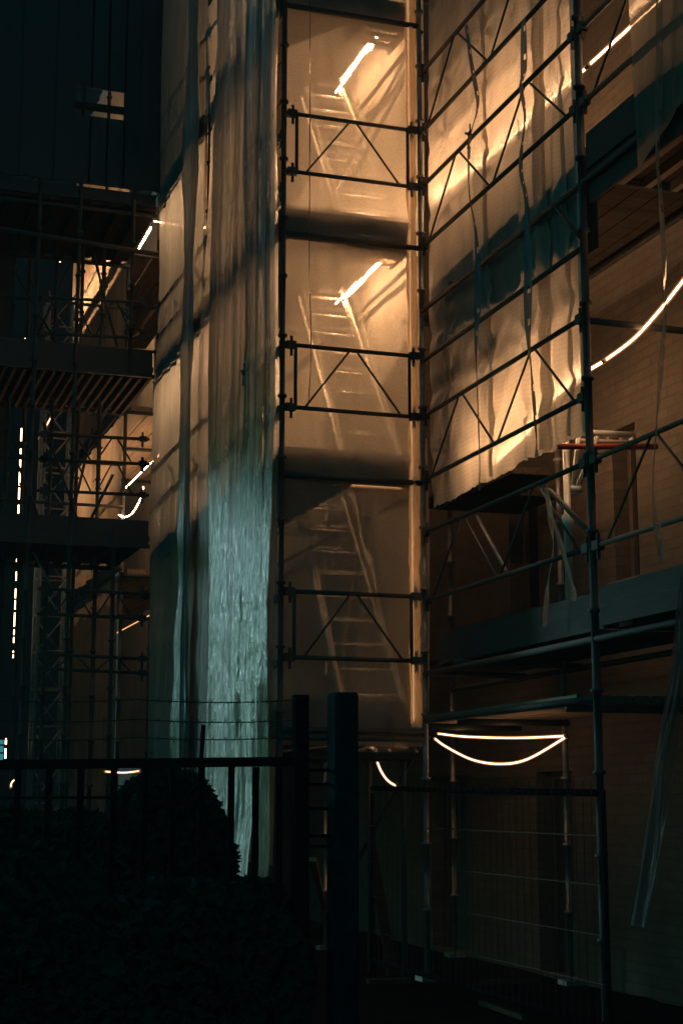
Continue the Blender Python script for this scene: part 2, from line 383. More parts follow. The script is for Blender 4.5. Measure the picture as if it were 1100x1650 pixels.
def zC(y): return onY(570, y, YC).z
for yt, yb in ((197, 289), (565, 664), (957, 1062)):
    guard_frame(sa, (XA, YC, zC(yb)), (XI, YC, zC(yb)), zC(yt) - zC(yb), 2, M['dull'])
for zb, zt in ((2.42, 2.93), (4.45, 4.95), (6.30, 6.76), (8.4, 8.9)):
    guard_frame(sa, (XA, YC, zb), (XA, YA1, zb), zt - zb, 4, M['dull'], False)
    guard_frame(sa, (XA, YA1, zb + .12), (XA, YA2, zb + .12), zt - zb - .1, 4, M['dull'], False)
# sloping brace behind the end net, seen in the upper lift, and low ones on the inner row
ledger(sa, onY(668, 62, YC + .5), onY(540, 305, YC + .9), M['steel'], 'brace')
ledger(sa, onY(676, 78, YC + .55), onY(552, 318, YC + .95), M['dull'], 'brace')
ledger(sa, (XI, YC, 1.9), (XI + .05, YA1 + .1, .3), M['dull'], 'brace')
ledger(sa, (XA, YC, 1.86), (XI, YC, 1.86), M['dull'], 'ledger', .026)

# --- recessed scaffold on the right
sb = thing('scaffold', (XB, YB1, 0), 'scaffold run along the brick wall on the right, its net torn open below', 'scaffold')
def zB(px, py): return onX(px, py, XB).z
for y in (YB1, YB2): standard(sb, XB, y, .05, 10.9, M['dull'], .026)
XN = 5.52
YN = [colY(730, XN), colY(912, XN), YB1 - .1, YB2]
for y in YN: standard(sb, XN, y, .05, 10.9, M['steel'])
for zb, zt in ((zB(902, 898), zB(922, 755)), (zB(825, 700), zB(824, 583)), (zB(817, 275), zB(810, 171)), (zB(780, 104), zB(732, 55))):
    guard_frame(sb, (XB, YC, zb), (XB, YB1, zb), zt - zb, 4, M['dull'], False)
for zb, zt in ((zB(902, 898), zB(922, 755)), (zB(817, 275), zB(810, 171))):
    guard_frame(sb, (XB, YB1, zb), (XB, YB2, zb), zt - zb, 4, M['dull'], False)
for z in (2.5, 5.5, 8.5):
    for y0, y1 in ((YB1 + .02, YC + .5), (YB2, YB1 - .02)):
        deck(sb, XB + .15, XW - .16, y0, y1, z, 5, M['boardshade'])
        MB().box((XB + (.098 if y1 > YB1 + .5 else 0), y0 + .05, z - .055), (XB + (.12 if y1 > YB1 + .5 else .03), y1 - .05 if y1 < YC else YC - .08, z + .19)).build('toe_board', M['toe'], sb)
    if z > 5:
        MB().box((XB + .100, YB1 + .0, z - .56), (XB + .109, YC - .1, z - .06)).build('shade_board', M['toe'], sb)  # board added behind the net to make its dark shade band
        MB().box((XB + .02, YB2, z - .28), (XB + .035, YB1 - .05, z - .06)).build('shade_board', M['toe'], sb)  # matching board added for the dark band of the open bay
        for k in range(5): MB().bar((XB + .25 + k * .2, YB2, z - .09), (XB + .25 + k * .2, YB1 - .06, z - .09), .05, .07).build('joist', M['board'], sb)
    for y in (YC + .45, YN[1], YB1, YB2 + .1):
        MB().tube((XB, y, z - .085), (XW - .1, y, z - .085), .024).build('transom', M['dull'], sb, True)
    MB().tube((XB, YC, z - .13), (XB, YB2, z - .13), .022).build('ledger', M['dull'], sb, True)
    MB().tube((XN, YN[0], z - .13), (XN, YB2, z - .13), .022).build('ledger', M['dull'], sb, True)
deck(sb, XB + .16, XW - .1, 11.36, YC + .5, 3.86, 6, M['boardshade'])
deck(sb, XB + .30, 5.22, 10.6, 11.34, 3.86, 3, M['boardshade'])  # narrow deck added to keep rope light off the wall below
# low deck over the ground floor, its boards lit from below
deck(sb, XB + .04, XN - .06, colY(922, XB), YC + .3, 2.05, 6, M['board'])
MB().tube((XB, YC, 2.0), (XB, YB1, 2.0), .025).build('ledger', M['dull'], sb, True)
for y in (YC + .2, 11, colY(915, XB)): MB().tube((XB, y, 1.965), (XN, y, 1.965), .024).build('transom', M['dull'], sb, True)
MB().tube((XB, YB1, zB(975, 497)), (XW - .05, YB1, zB(975, 497)), .024).build('transom', M['dull'], sb, True)
ledger(sb, onX(885, 790, XB + .05), onX(962, 872, XB + .05), M['dull'], 'brace')
ledger(sb, onX(768, 832, XB + .3), onX(815, 921, XB + .3), M['steel'], 'brace', .016)
ledger(sb, (XB, YC, zB(817, 485)), (XB, YB1, zB(817, 485)), M['dull'])
ledger(sb, onX(895, 335, XB), onX(940, 390, XB), M['dull'], 'brace', .012)
# bracket with a red tube
YBK = 9.75
def pb(px, py): return onY(px, py, YBK)
bk = thing('shoring_prop', (pb(912, 760).x, YBK, 2.5), 'steel prop with lattice head and red tube, lit right of the torn net', 'prop')
px_ = pb(912, 760).x
MB().path([(px_, YBK, 2.51), (px_, YBK, 3.25), (px_, YBK, 3.26), (px_, YBK, 3.34), (px_, YBK, 3.35), (px_, YBK, pb(912, 700).z)], lambda t: (.030, .030, .042, .042, .024, .024)[int(round(t * 5))], 10).build('prop_tube', M['ally'], bk, True)
MB().box((px_ - .06, YBK - .06, 2.502), (px_ + .06, YBK + .06, 2.512)).build('base_plate', M['steel'], bk)
mb = MB()
mb.tube(pb(916, 696), pb(1020, 701), .024); mb.tube(pb(932, 710), pb(1020, 713), .016); mb.tube(pb(1017, 699), pb(1017, 716), .018)
mb.bar(pb(932, 698), pb(922, 788), .026, .024); mb.bar(pb(962, 702), pb(930, 785), .030, .026); mb.bar(pb(916, 789), pb(934, 789), .045, .045)
for q in (952, 978, 1000): mb.tube(pb(q, 700), pb(q, 714), .012)
mb.build('lattice_head', M['ally'], bk, True)
MB().tube(pb(893, 722) + Vector((0, -.05, 0)), pb(1052, 722) + Vector((0, -.05, 0)), .022).build('red_tube', M['red'], bk, True)

# --- loading bridge on the left and the far run behind it
sl = thing('scaffold', (2.2, YF, 0), 'open dark scaffold loading bridge crossing the left edge, with boarded decks seen from below', 'scaffold')
XL = 1.25
zF = lambda y: onY(200, y, YF).z
zd = (zF(862), zF(586), zF(325))
for i, z in enumerate(zd):
    deck(sl, XL, XA - .03, YF + .05, YK - .02, z, 14, M['boardshade'], 'Y')
    if i < 2: MB().box((XL, YF, z - .13), (XA - .06, YF + .045, z + .17)).build('toe_board', M['tarp'], sl)
    else: MB().box((XL, YF, z - .02), (XA - .06, YF + .045, z + .12)).build('toe_board', M['tarp'], sl)
    MB().tube((XL, YK, z - .10), (XA, YK, z - .10), .03).build('ledger', M['dull'], sl, True)
    MB().tube((XL, YF + .07, z - .10), (XA, YF + .07, z - .10), .026).build('ledger', M['dull'], sl, True)
    nj = (10, 20, 9)[i]
    for k in range(nj): x = XL + .1 + k * 2.1 / nj; MB().bar((x, YF + .1, z - .095), (x, YK - .05, z - .095), (.05, .035, .12)[i], (.08, .07, .03)[i]).build('joist', M['boardshade'] if i != 1 else M['joist'], sl)
MB().tube((XA - .02, YF, zF(404)), (XL, YF, zF(388)), .03).build('ledger', M['dull'], sl, True)
for px in (173, 100, 30): standard(sl, colX(px, YF), YF, .05, zF(855) if px == 173 else 10.5, M['dull'])
for x in (colX(192, YF + .0), ): standard(sl, x, YF + .0, zF(600), 10.5, M['dull'])
for x in (XL + .2, 2.2, 3.1): standard(sl, x, YK, .05, 10.5, M['dull'])
for yt, yb in ((488, 545), (708, 748), (748, 798), (957, 997), (1062, 1085)):
    a, b = onY(60, yb - 8, YF), onY(240, yb, YF); h = onY(240, yt, YF).z - b.z
    guard_frame(sl, a, b, h, 4, M['dull'], False)
ledger(sl, onY(190, 492, YF), onY(240, 548, YF), M['dull'], 'brace', .014)
ledger(sl, onY(140, 850, YF + .02), onY(182, 765, YF + .02), M['dull'], 'brace', .016)
ledger(sl, onY(55, 890, YF + .5), onY(90, 960, YF + .5), M['steel'], 'brace', .012)
for (a, b, c, d, dy) in ((118, 420, 60, 540, .9), (150, 405, 190, 560, .7), (20, 430, 96, 560, 1.2), (70, 680, 130, 850, .8), (10, 700, 70, 850, 1.3), (150, 690, 112, 850, 1.1)):
    ledger(sl, onY(a, b, YF + dy), onY(c, d, YF + dy), M['dull'], 'brace', .016)
for x_ in (1.95, 2.45, 2.75, 3.0): standard(sl, x_, YF + 1.3, .05, zd[1] + 1.9, M['dull'])
for z_ in (.55, 1.05): 
    for k in range(2): ledger(sl, (XL, YF + 1.3, zd[k] + z_), (XA - .1, YF + 1.3, zd[k] + z_), M['dull'])
# dark boards closing the top storey, one bay left open
hd = thing('board_screen', (2.3, YF - .05, zF(325)), 'dark boarded screen with a small square gap, filling the upper left corner', 'screen')
gx0, gx1, gz0, gz1 = onY(143, 170, YF - .05).x, onY(192, 170, YF - .05).x, zF(197), zF(152)
mb = MB(); x = XL
while x < XA - .03:
    x2 = min(x + .19, XA - .03)
    ys = YF - .05 - (.024 if len(mb.v) // 8 % 2 else 0)
    zt = 11.2 + .04 * random.random(); zb = zF(325) + .14
    if x2 > gx0 and x < gx1: mb.box((x - .01, ys, zb), (x2 + .01, ys + .022, gz0)); mb.box((x - .01, ys, gz1), (x2 + .01, ys + .022, zt))
    else: mb.box((x - .01, ys, zb), (x2 + .01, ys + .022, zt))
    x = x2
mb.build('boarding', M['tarp'], hd)
for z in (9, 10.4): MB().box((XL, YF - .02, z), (XA - .05, YF + .02, z + .08)).build('batten', M['boardshade'], hd)

tag(MB().grid(lambda u, v: (-7 + 9.0 * u, YK + .25 + .05 * N(u * 20, v * 3), 5.3 + 6.2 * v + .1 * N(u * 9)), 60, 12).build('shade_sheet', M['tarp'], None, True), 'dark tarpaulin added unseen past the left border to shade the upper film', 'shade_sheet')  # unseen sheet added to block the key light from the upper film
cb = thing('shade_block', (-.5, 23, 0), 'unseen dark blocks added past the left border to shade the far nets', 'sun_blocker')  # unseen blocks added to keep the key light off the far nets
for k in range(4):
    w_ = MB().box((-3, 23, .1 + k * 2.9), (2.3, 34, 2.9 + k * 2.9)).build('block_body', M['render'], cb)
    MB().box((.2, 22.96, .2 + k * 2.9), (1.1, 22.99, 2.2 + k * 2.9)).build('door', M['door'], w_)
    MB().box((-2.2, 22.96, 1.1 + k * 2.9), (-.9, 22.99, 2.1 + k * 2.9)).build('window', M['glass'], w_)
sf = thing('scaffold', (XA, YA4, 0), 'distant netted scaffold run seen through the open bridge on the left', 'scaffold')
for y in (YA3, YA4, YA5):
    standard(sf, XA, y, .05, 10.5, M['dull']); standard(sf, XI, y, .05, 10.5, M['dull'])
for z in (4.1, 6.1, 8.1):
    deck(sf, XA + .06, DX + .3, YA3, YA5, z, 4, M['board'])
    MB().box((XA, YA3 + .05, z + .01), (XA + .028, YA5, z + .15)).build('toe_board', M['toe'], sf)
    for y in (YA3, YA4, YA5): MB().tube((XA, y, z - .08), (XI, y, z - .08), .024).build('transom', M['dull'], sf, True)
    guard_frame(sf, (XA, YA3, z + .45), (XA, YA5, z + .45), .5, 6, M['dull'])
for z in (4.1, 6.1, 8.1):                        # inner walkway of the gap behind the bridge
    deck(sf, XI + .12, XW - .2, YF + .3, YA5, z - .35, 4, M['board'])

# hoist mast
hm = thing('hoist_mast', (onY(85, 900, 19.2).x, 19.2, 0), 'slim lattice hoist mast standing behind the dark bridge at the left', 'mast')
hx = hm.location.x; s = .17
for i, j in ((-1, -1), (1, -1), (1, 1), (-1, 1)):
    MB().tube((hx + i * s, 19.2 + j * s, 0), (hx + i * s, 19.2 + j * s, 7.6), .024).build('chord', M['steel'], hm, True)
mb = MB()
for k in range(17):
    z = k * .45
    for (a, b) in (((-1, -1), (1, -1)), ((1, -1), (1, 1)), ((1, 1), (-1, 1)), ((-1, 1), (-1, -1))):
        mb.tube((hx + a[0] * s, 19.2 + a[1] * s, z), (hx + b[0] * s, 19.2 + b[1] * s, z + .45), .011, 6); mb.tube((hx + a[0] * s, 19.2 + a[1] * s, z), (hx + b[0] * s, 19.2 + b[1] * s, z), .011, 6)
mb.build('lacing', M['steel'], hm, True)

# ------------------------------------------------------------------ ladders inside the tower
def ladder(label):
    b0 = Vector((4.06, YC + .35, 2.0)); t0 = Vector((4.03, YC + 1.75, 4.1))
    r = thing('ladder', b0, label, 'ladder', 'ladders between the tower decks')
    w0, w1 = .52, .46
    for s_ in (0, 1):
        MB().bar(b0 + Vector((w0 * s_, 0, 0)), t0 + Vector((w1 * s_, 0, 0)), .028, .065).build('stile', M['ally'], r)
    for k in range(1, 10):
        t = k / 9.6; a = b0.lerp(t0, t); wd = w0 + (w1 - w0) * t
        MB().tube(a + Vector((.012, 0, 0)), a + Vector((wd - .012, 0, 0)), .017, 8).build('rung', M['ally'], r, True)
    return r
def copy_tree(o, parent=None):
    c = o.copy(); COL.objects.link(c)
    if parent is not None: c.parent = parent
    for ch in [x for x in bpy.data.objects if x.parent == o]: copy_tree(ch, c)
    return c
l0 = ladder('metal ladder behind the net in the lowest, dimmest storey of the tower')
for k, lb in ((1, 'metal ladder behind the net in the middle storey, right under the bright slanting light'), (2, 'metal ladder behind the net in the top storey, mostly hidden by haze of the net')):
    c = copy_tree(l0); c.location = l0.location + Vector((0, 0, 2.0 * k)); c['label'] = lb

# ------------------------------------------------------------------ nets and films
def sheetX(name, mat, X, y0, y1, z0, z1, fn, nu, nv, label, cat='netting', group=None):
    """hanging sheet in plane X; z0/z1 may be functions of y; fn(y, z) = offset towards -X"""
    Z0 = z0 if callable(z0) else (lambda y: z0); Z1 = z1 if callable(z1) else (lambda y: z1)
    def f(u, v):
        y = y0 + (y1 - y0) * u; z = Z0(y) + (Z1(y) - Z0(y)) * v
        return (X - fn(y, z), y + .012 * N(y * 3, z * .8, 3), z)
    return tag(MB().grid(f, nu, nv).build(name, mat, None, True), label, cat, group)
def folds(seed, a1=.02, f1=7., a2=.012, f2=19., drift=.35):
    return lambda y, z: a1 * N(y * f1 + drift * z, z * .35, seed) + a2 * N(y * f2 + drift * 2 * z, z * .6, seed + 9) + .03 * N(y * 1.3, z * .5, seed + 4)

def creases(y, z, ties, amp):
    c = 0
    for k, (a, b) in enumerate(ties):
        d = math.hypot(y - a, z - b)
        if d < 1.1: c += amp * math.exp(-d / .28) * math.cos(7 * math.atan2(y - a, z - b) + k * 1.7) - amp * .8 * math.exp(-(d / .06) ** 2)
    return c
# end face net
def fc(u, v):
    x = XA + .0 + (XB + .01 - XA) * u; z = 1.80 + (9.4 - 1.80) * v
    e = 4 * u * (1 - u)
    return (x, YC + .045 + e * (.018 * N(x * 3, z * .8, 2) + .012 * N(x * 9, z * .5, 6) + .006 * N(x * 3, z * 9, 8)), z)
tag(MB().grid(fc, 60, 150).build('debris_net', M['net'], None, True), 'tan net stretched over the front of the tower, glowing from two lights inside', 'netting')
# net wrapped round the inner corner pole
def fwrap(u, v):
    t = 2 * math.pi * u; z = 1.95 + 7.3 * v; r = .042 + .016 * N(math.cos(t) * 1.2, math.sin(t) * 1.2, z * 2.2) + .010 * N(math.cos(t) * 2, math.sin(t) * 2, z * 7)
    for zp in (2.7, 3.2, 4.45, 4.97, 6.2, 6.72, 4.1, 6.1): r -= .014 * math.exp(-((z - zp) / .05) ** 2)
    return (XB - .068 + r * math.cos(t), YC + .03 + r * math.sin(t), z)
tag(MB().grid(fwrap, 20, 160).build('net_wrap', cloth('wrap_net', (.78, .62, .40), .08, .06, .4, .7, .0, .3, 14, .3), None, True), 'narrow net sleeve bunched round the bright orange corner pole', 'netting')

# left face, near bay: film with an outer crumpled layer
f1 = folds(1, .03, 5, .016, 15)
sheetX('film_sheet', M['film'], XA - .035, YC + .02, YA1 + .05, .9, 9.2, lambda y, z: max(-.03, f1(y, z)), 70, 150, 'smooth inner film layer on the left side of the tower', 'plastic sheet')
def crumple(y, z):
    k = 1.0 if z < 4.3 else .6
    yy = y + .06 * N(z * .6, y * 1.5, 51)
    c = .085 * N(yy * 3.0 + .25 * z, z * .22, 21) + .034 * N(yy * 9 + z * .3, z * .3, 23) + .006 * N(yy * 24 - z * .3, z * .5, 25)
    c += .016 * abs(N(yy * 6 + z * 1.1, z * .9, 29)) * k + .0012 * N(yy * 60, z * 1.6, 27)
    return .07 + c * k
TA = [(y_, z_) for z_ in (2.45, 2.95, 4.45, 4.95, 6.3, 6.75, 8.4) for y_ in (11.75, 12.35, 13.0, 13.6, 14.1)]
for (pa_, pb2, dx, z0_, lb) in ((440, 408, .0, .55, 'wrinkled film strip hanging next to the black edge pole, left of the tower'), (421, 386, .035, .9, 'wrinkled film strip in the middle of the left side, overlapped on both edges'), (394, 326, .015, .5, 'wide wrinkled film strip beside the gathered bundle on the left side')):
    yA, yB = max(colY(pa_, XA - .1), YC - .03), colY(pb2, XA - .1)
    def fs(y, z, sd=pa_, yA=yA, yB=yB):
        e = min(1, (y - yA) / .06, (yB - y) / .06)
        return crumple(y + sd * .37, z) + creases(y, z, TA, .005) + .05 * N(z * .55, sd) * (1 - max(0, e)) - .03 * (1 - max(0, e))
    sheetX('film_sheet', M['film2'], XA - .02 - dx, yA, yB, lambda y: z0_ + .3 * N(y * 5, 2, 7), 9.4, fs, 80, 240, lb, 'plastic sheet', 'film strips on the left side of the tower')
def flap(y, z): return .11 + .05 * N(y * 7 + .5 * z, z * .6, 61) + .03 * N(y * 17 - z, z * 1.1, 63) + .09 * max(0, 1.5 - z)
sheetX('film_sheet', M['film2'], XA - .06, YC + .06, YC + .95, lambda y: .30 + .15 * N(y * 5, 1, 3), lambda y: 2.1 + .5 * N(y * 3, 4), flap, 80, 90, 'loose low flap of film beside the edge pole, tangled towards the ground', 'plastic sheet')
f7 = folds(25, .02, 3, .01, 9)
def lin(u, v):
    y = YC + .16 + (25.5 - YC - .16) * u; z = 2.0 + 8.6 * v
    return (XI + .10 + f7(y, z), y, z)
HOLE = [(690, 500), (668, 522), (640, 575), (604, 640), (640, 705), (690, 715)]
def inpoly(px, py):
    c = False
    for (x0, y0), (x1, y1) in zip(HOLE, HOLE[1:] + HOLE[:1]):
        if (y0 > py) != (y1 > py) and px < (x1 - x0) * (py - y0) / (y1 - y0) + x0: c = not c
    return c
HP = [onX(a, b, XI + .10) for a, b in HOLE]; HOLE = [(p.y, p.z) for p in HP]
def skiplin(i, j):
    p = lin((i + .5) / 150, (j + .5) / 140); return inpoly(p[1], p[2])
tag(MB().grid(lin, 150, 140, skiplin).build('lining_sheet', M['lining'], None, True), 'pale sheet lining the inner side of the tower behind the lights and ladders', 'netting')
# gathered bundle on the middle pole
def bundle(u, v):
    z = .95 + 9.6 * v; t = u * 2 * math.pi
    sway = .07 * N(z * .5, 3, 1) + .03 * N(z * 1.6, 5, 1)
    wd = .10 + .05 * N(z * .7, 8, 2) + .03 * N(z * 2.2, 1, 2)
    r = wd * (1 + .55 * N(math.cos(t) * 2.1, math.sin(t) * 2.1, z * .55) + .3 * N(math.cos(t) * 5, math.sin(t) * 5, z * .9))
    return (XA - .13 + .4 * r * math.cos(t), YA1 + .30 + sway + 1.5 * r * math.sin(t), z)
tag(MB().grid(bundle, 48, 190).build('film_bundle', M['film2'], None, True), 'gathered rope-like bundle of film hanging down the middle pole of the left side', 'plastic sheet')
f3 = folds(5, .02, 6, .008, 16)
sheetX('debris_net', M['netA'], XA - .03, YA1 + .03, YA2 + .0, lambda y: 1.2 + .05 * N(y * 6), 10.6, lambda y, z: max(-.025, f3(y, z)), 60, 140, 'net between the gathered bundle and the open bridge, warm above, teal below', 'netting')
f4 = folds(9, .03, 4, .012, 12)
for (za, zb, lb) in ((6.25, 11.2, 'distant lit net in the upper gap of the left bridge'), (4.25, 6.0, 'distant net in the middle gap of the left bridge, warm top and shaded side'), (1.1, 3.95, 'distant teal net in the lower gap of the left bridge'), (-.0, 1.0, 'distant brownish net near the ground seen between fence bars')):
    sheetX('debris_net', M['netfar'], XA - .03, YA3 + .02, YA5 + .3, za, zb, lambda y, z: f4(y, z), 50, 50, lb, 'netting', 'distant nets behind the bridge')

# right net with torn lower edge
edge = [(688, 822), (715, 812), (740, 797), (765, 785), (800, 770), (830, 752), (845, 741), (862, 736), (890, 728), (905, 716), (925, 708), (945, 701), (966, 692)]
EP = [onX(a, b, XB + .065) for a, b in edge]
def edgez(y):
    pts = EP
    if y >= pts[0].y: return pts[0].z
    for a, b in zip(pts, pts[1:]):
        if b.y <= y <= a.y:
            t = (y - a.y) / (b.y - a.y); return a.z + (b.z - a.z) * t + .012 * N(y * 17) + .006 * N(y * 60)
    return pts[-1].z
TIES = [(y_, z_) for z_ in (4.08, 4.65, 5.14, 6.2, 6.77, 7.3) for y_ in (9.0, 9.75, 10.5, 11.3)]
def fb(y, z):
    k = min(1, max(0, (y - YB1) / .8))
    c = .022 * N(y * 2.2, z * .8, 31) + .02 * (N(y * 9 + .3 * z, z * .22, 33)) * (1.4 - k)
    for yc, a in ((colY(775, XB), .05), (colY(852, XB), .055), (colY(880, XB), .03), (colY(905, XB), .03)):
        c += a * math.exp(-((y - yc + .06 * N(z * .9, yc)) / .035) ** 2)
    if z < edgez(y) + .5: c += .03 * N(y * 5, z * 3, 40) * (1 - (z - edgez(y)) / .5)
    for zp in (4.08, 4.65, 5.14, 6.2, 6.77): c -= .02 * math.exp(-((z - zp) / .07) ** 2)
    c += creases(y, z, TIES, .016) + .006 * N(y * 13, z * 9, 77)
    return max(-.03, min(c, .045))
sheetX('debris_net', M['netB'], XB + .065, YC - .04, YB1 + .10, edgez, 9.6, fb, 150, 170, 'big tan net on the right with a ragged bottom edge, lit by two slanting glows', 'netting')
def hem(u, v):                                   # bunched hem at the right end of the big net
    z = edgez(YB1 + .12) + (9.4 - edgez(YB1 + .12)) * v; t = u * 2 * math.pi
    r = .030 * (1 + .5 * N(math.cos(t) * 2, math.sin(t) * 2, z * .8) + .3 * N(math.cos(t) * 5, math.sin(t) * 5, z * 1.3))
    return (XB + .03 + .6 * r * math.cos(t), YB1 + .10 + .03 * N(z * .7, 2) + 1.3 * r * math.sin(t), z)
tag(MB().grid(hem, 30, 110).build('net_hem', M['film2'], None, True), 'rolled bluish net edge bunched along the dark pole right of the big net', 'netting')
nb = [o for o in bpy.data.objects if o.get('label', '').startswith('big tan net')][0]
lap = MB()                                       # overlapped joints of the same net: a second layer a hand wide
for pc, wd in ((790, .07), (886, .14), (925, .05)):
    y0 = colY(pc, XB)
    lap.grid(lambda u, v: (XB + .065 - .018 - fb(y0 + (u - .5) * wd, 0) * .0 - max(-.03, min(fb(y0 + (u - .5) * wd, edgez(y0) + 5 * v), .045)) - .010 * math.sin(u * 9), y0 + (u - .5) * wd + .05 * N(v * 3, pc), edgez(y0 + (u - .5) * wd) + .02 + 5.2 * v), 6, 80)
lo = lap.build('lap_joint', M['netB'], nb, True)
f6 = folds(15, .03, 5, .015, 13)
sheetX('debris_net', M['netfar'], XB - .03, colY(1068, XB), YB2, lambda y: 5.15 + (colY(1068, XB) - y) * .35, 9.2, lambda y, z: f6(y, z), 50, 60, 'loose net in the upper right corner, beyond the gap in the sheeting', 'netting')
# lower right film curtain
cu = [onX(1100, 930, XB - .1), onX(1085, 1080, XB - .15), onX(1060, 1200, XB - .2), onX(1040, 1330, XB - .3), onX(1012, 1490, XB - .4)]
CP = smooth_path(cu, 10)
def curtain(u, v):
    p = CP[min(len(CP) - 1, int(v * (len(CP) - 1)))]
    wd = .06 + .16 * v
    return (p.x - .05 * N(u * 6 + v, v * 2, 3) - .03 * N(u * 17, v * 3, 5), p.y - u * wd, p.z + .0)
tag(MB().grid(curtain, 40, 40).build('film_sheet', M['dimfilm'], None, True), 'torn film curtain flaring to the ground in the lower right corner, dim teal', 'plastic sheet')

def ribbon(name, pts, wd, mat, label, holes=0, group=None, twist=.5, seed=0):
    P = smooth_path(pts, 10); n = len(P) - 1
    def f(u, v):
        i = min(n, int(round(v * n))); p = P[i]; a = twist * N(v * 5, seed, 2) * 2.2
        d = (u - .5) * wd * (.8 + .5 * N(v * 7, seed, 8))
        return (p.x - .3 * abs(d) + d * math.sin(a), p.y + d * math.cos(a), p.z)
    sk = (lambda i, j: i == 1 and holes and j % holes == 2) if holes else None
    return tag(MB().grid(f, 3, n, sk).build(name, mat, None, True), label, 'strip', group)
def pX(lst, X): return [onX(a, b, X) for a, b in lst]
ribbon('hem_tape', pX([(752, 40), (760, 100), (771, 165), (762, 205), (757, 245), (757, 312), (768, 380), (771, 480), (768, 560), (772, 690), (774, 790)], XB - .07), .07, M['tape'], 'dark eyelet tape running down the big net near its left, thin and wavy', 5, 'eyelet tapes on the big net', .5, 1)
ribbon('hem_tape', pX([(845, 30), (846, 110), (841, 140), (847, 185), (841, 245), (842, 285), (850, 330), (852, 440), (853, 545), (862, 650), (866, 735)], XB - .09), .085, M['tape'], 'wide twisted eyelet tape down the middle of the big net', 5, 'eyelet tapes on the big net', .8, 4)
ribbon('hem_tape', [onY(500, -20, YC - .06), onY(500, 200, YC - .06), onY(499, 420, YC - .06), onY(502, 560, YC - .06), onY(497, 660, YC - .05)], .035, M['tape'], 'straight eyelet tape down the front net of the tower near its left pole', 5, 'eyelet tapes on the tower net', .1, 7)
ribbon('net_strip', pX([(882, 780), (886, 830), (892, 880), (884, 935), (878, 1010)], XB + .0), .05, M['torn'], 'torn strip dangling under the big net, the straight left one of two', 0, 'torn strips under the big net', .6, 11)
ribbon('net_strip', pX([(880, 785), (890, 830), (906, 880), (917, 920), (926, 968)], XB - .04), .075, M['torn'], 'torn strip dangling under the big net, slanting right and wider', 0, 'torn strips under the big net', .6, 14)
ribbon('net_strip', pX([(1062, -20), (1063, 120), (1060, 250), (1066, 330), (1073, 480), (1066, 590), (1058, 690), (1052, 790), (1060, 850), (1068, 905)], XB - .05), .06, M['torn'], 'long torn strip with eyelets hanging down the open bay on the far right', 4, None, .5, 17)
ribbon('hem_tape', pX([(421, 15), (418, 90), (417, 160), (414, 240), (414, 330), (412, 360)], XA - .16), .035, M['torn'], 'pale eyelet tape on the film left of the tower, running up to the top', 4, None, .2, 23)
# ties on the rails
tb = 0
for (px, py, X, lb) in ((418, 232, XA - .1, 'small tie on the tower side, upper rail'), (414, 330, XA - .1, 'small tie on the tower side, below the upper tie'), (394, 600, XA - .1, 'dark tie with loose ends on the tower side, middle rail'), (757, 216, XB - .05, 'dark tie where the left tape meets the upper rail')):
    p = onX(px, py, X); mb = MB()
    mb.path([p + Vector((.0, -.02, .03)), p + Vector((-.02, .0, 0)), p + Vector((0, .02, -.03)), p + Vector((-.01, .03, -.11))], .007, 6)
    mb.path([p + Vector((0, 0, 0)), p + Vector((-.015, -.03, .07))], .006, 6); mb.path([p + Vector((0, -.03, -.02)), p + Vector((-.02, .04, .02))], .012, 6)
    tag(mb.build('cable_tie', M['sleeve'], None, True), lb, 'tie')

# ------------------------------------------------------------------ light ropes
def rope(pts, label, r=.012, mat='rope', per=6, straight=False):
    P = [Vector(p) for p in pts] if straight else smooth_path(pts, per)
    o = thing('light_rope', P[0], label, 'light rope', 'warm light ropes strung through the scaffold')
    MB().path(P, r * .62, 6).build('tube', M[mat], o, True)
    MB().path(P, r * 1.45 + .003, 8, False).build('halo', M['halo'], o, True)
    L = len(P)
    for i in (0, L - 1):
        d = (P[min(i + 1, L - 1)] - P[max(i - 1, 0)]).normalized(); MB().path([P[i] - d * .015, P[i] + d * .015], r + .004, 6).build('end_cap', M['sleeve'], o)
    return o
rope([onX(1125, -58, 4.95), onX(1063, 0, 4.95), onX(1000, 57, 4.95), onX(950, 103, 4.95)], 'light rope running straight up to the top right corner, past the open bay', .010, mat='rope')
rope([onX(944, 109, 5.0), onX(870, 175, 5.0), onX(800, 243, 4.98), onX(745, 283, 4.96), onX(700, 320, 4.94)], 'light rope glowing through the upper half of the big net', .010, mat='ropenet')
rope([onX(1130, 415, 5.0), onX(1100, 452, 5.0), onX(1062, 500, 5.0), onX(1020, 546, 4.98), onX(975, 580, 4.95)], 'light rope sagging at the right edge under the boarded deck', .010, mat='ropeb')
rope([onX(972, 582, 4.98), onX(925, 612, 4.98), onX(880, 655, 4.95), onX(845, 702, 4.94), onX(800, 742, 4.97)], 'light rope glowing through the ragged lower part of the big net', .010, mat='ropenet')
rope([onX(602, 64, 4.46), onX(540, 150, 4.46)], 'light rope slanting in the top storey of the tower', .010, mat='ropetower')
rope([onX(628, 411, 4.46), onX(540, 490, 4.45)], 'light rope slanting in the middle storey of the tower', .010, mat='ropetower')
rope([onY(563, 781, YC + .14), onY(605, 783, YC + .14), onY(647, 786, YC + .14)], 'short dim glowing strip added for the lit hatch edge under the middle deck', .012, mat='glowdim')  # added glow in place of the lit hatch strip
rope([onY(588, 1184, YC + .35), onY(602, 1188, YC + .35)], 'tiny bright lamp just above the sacks under the tower', .008, mat='ropemid')
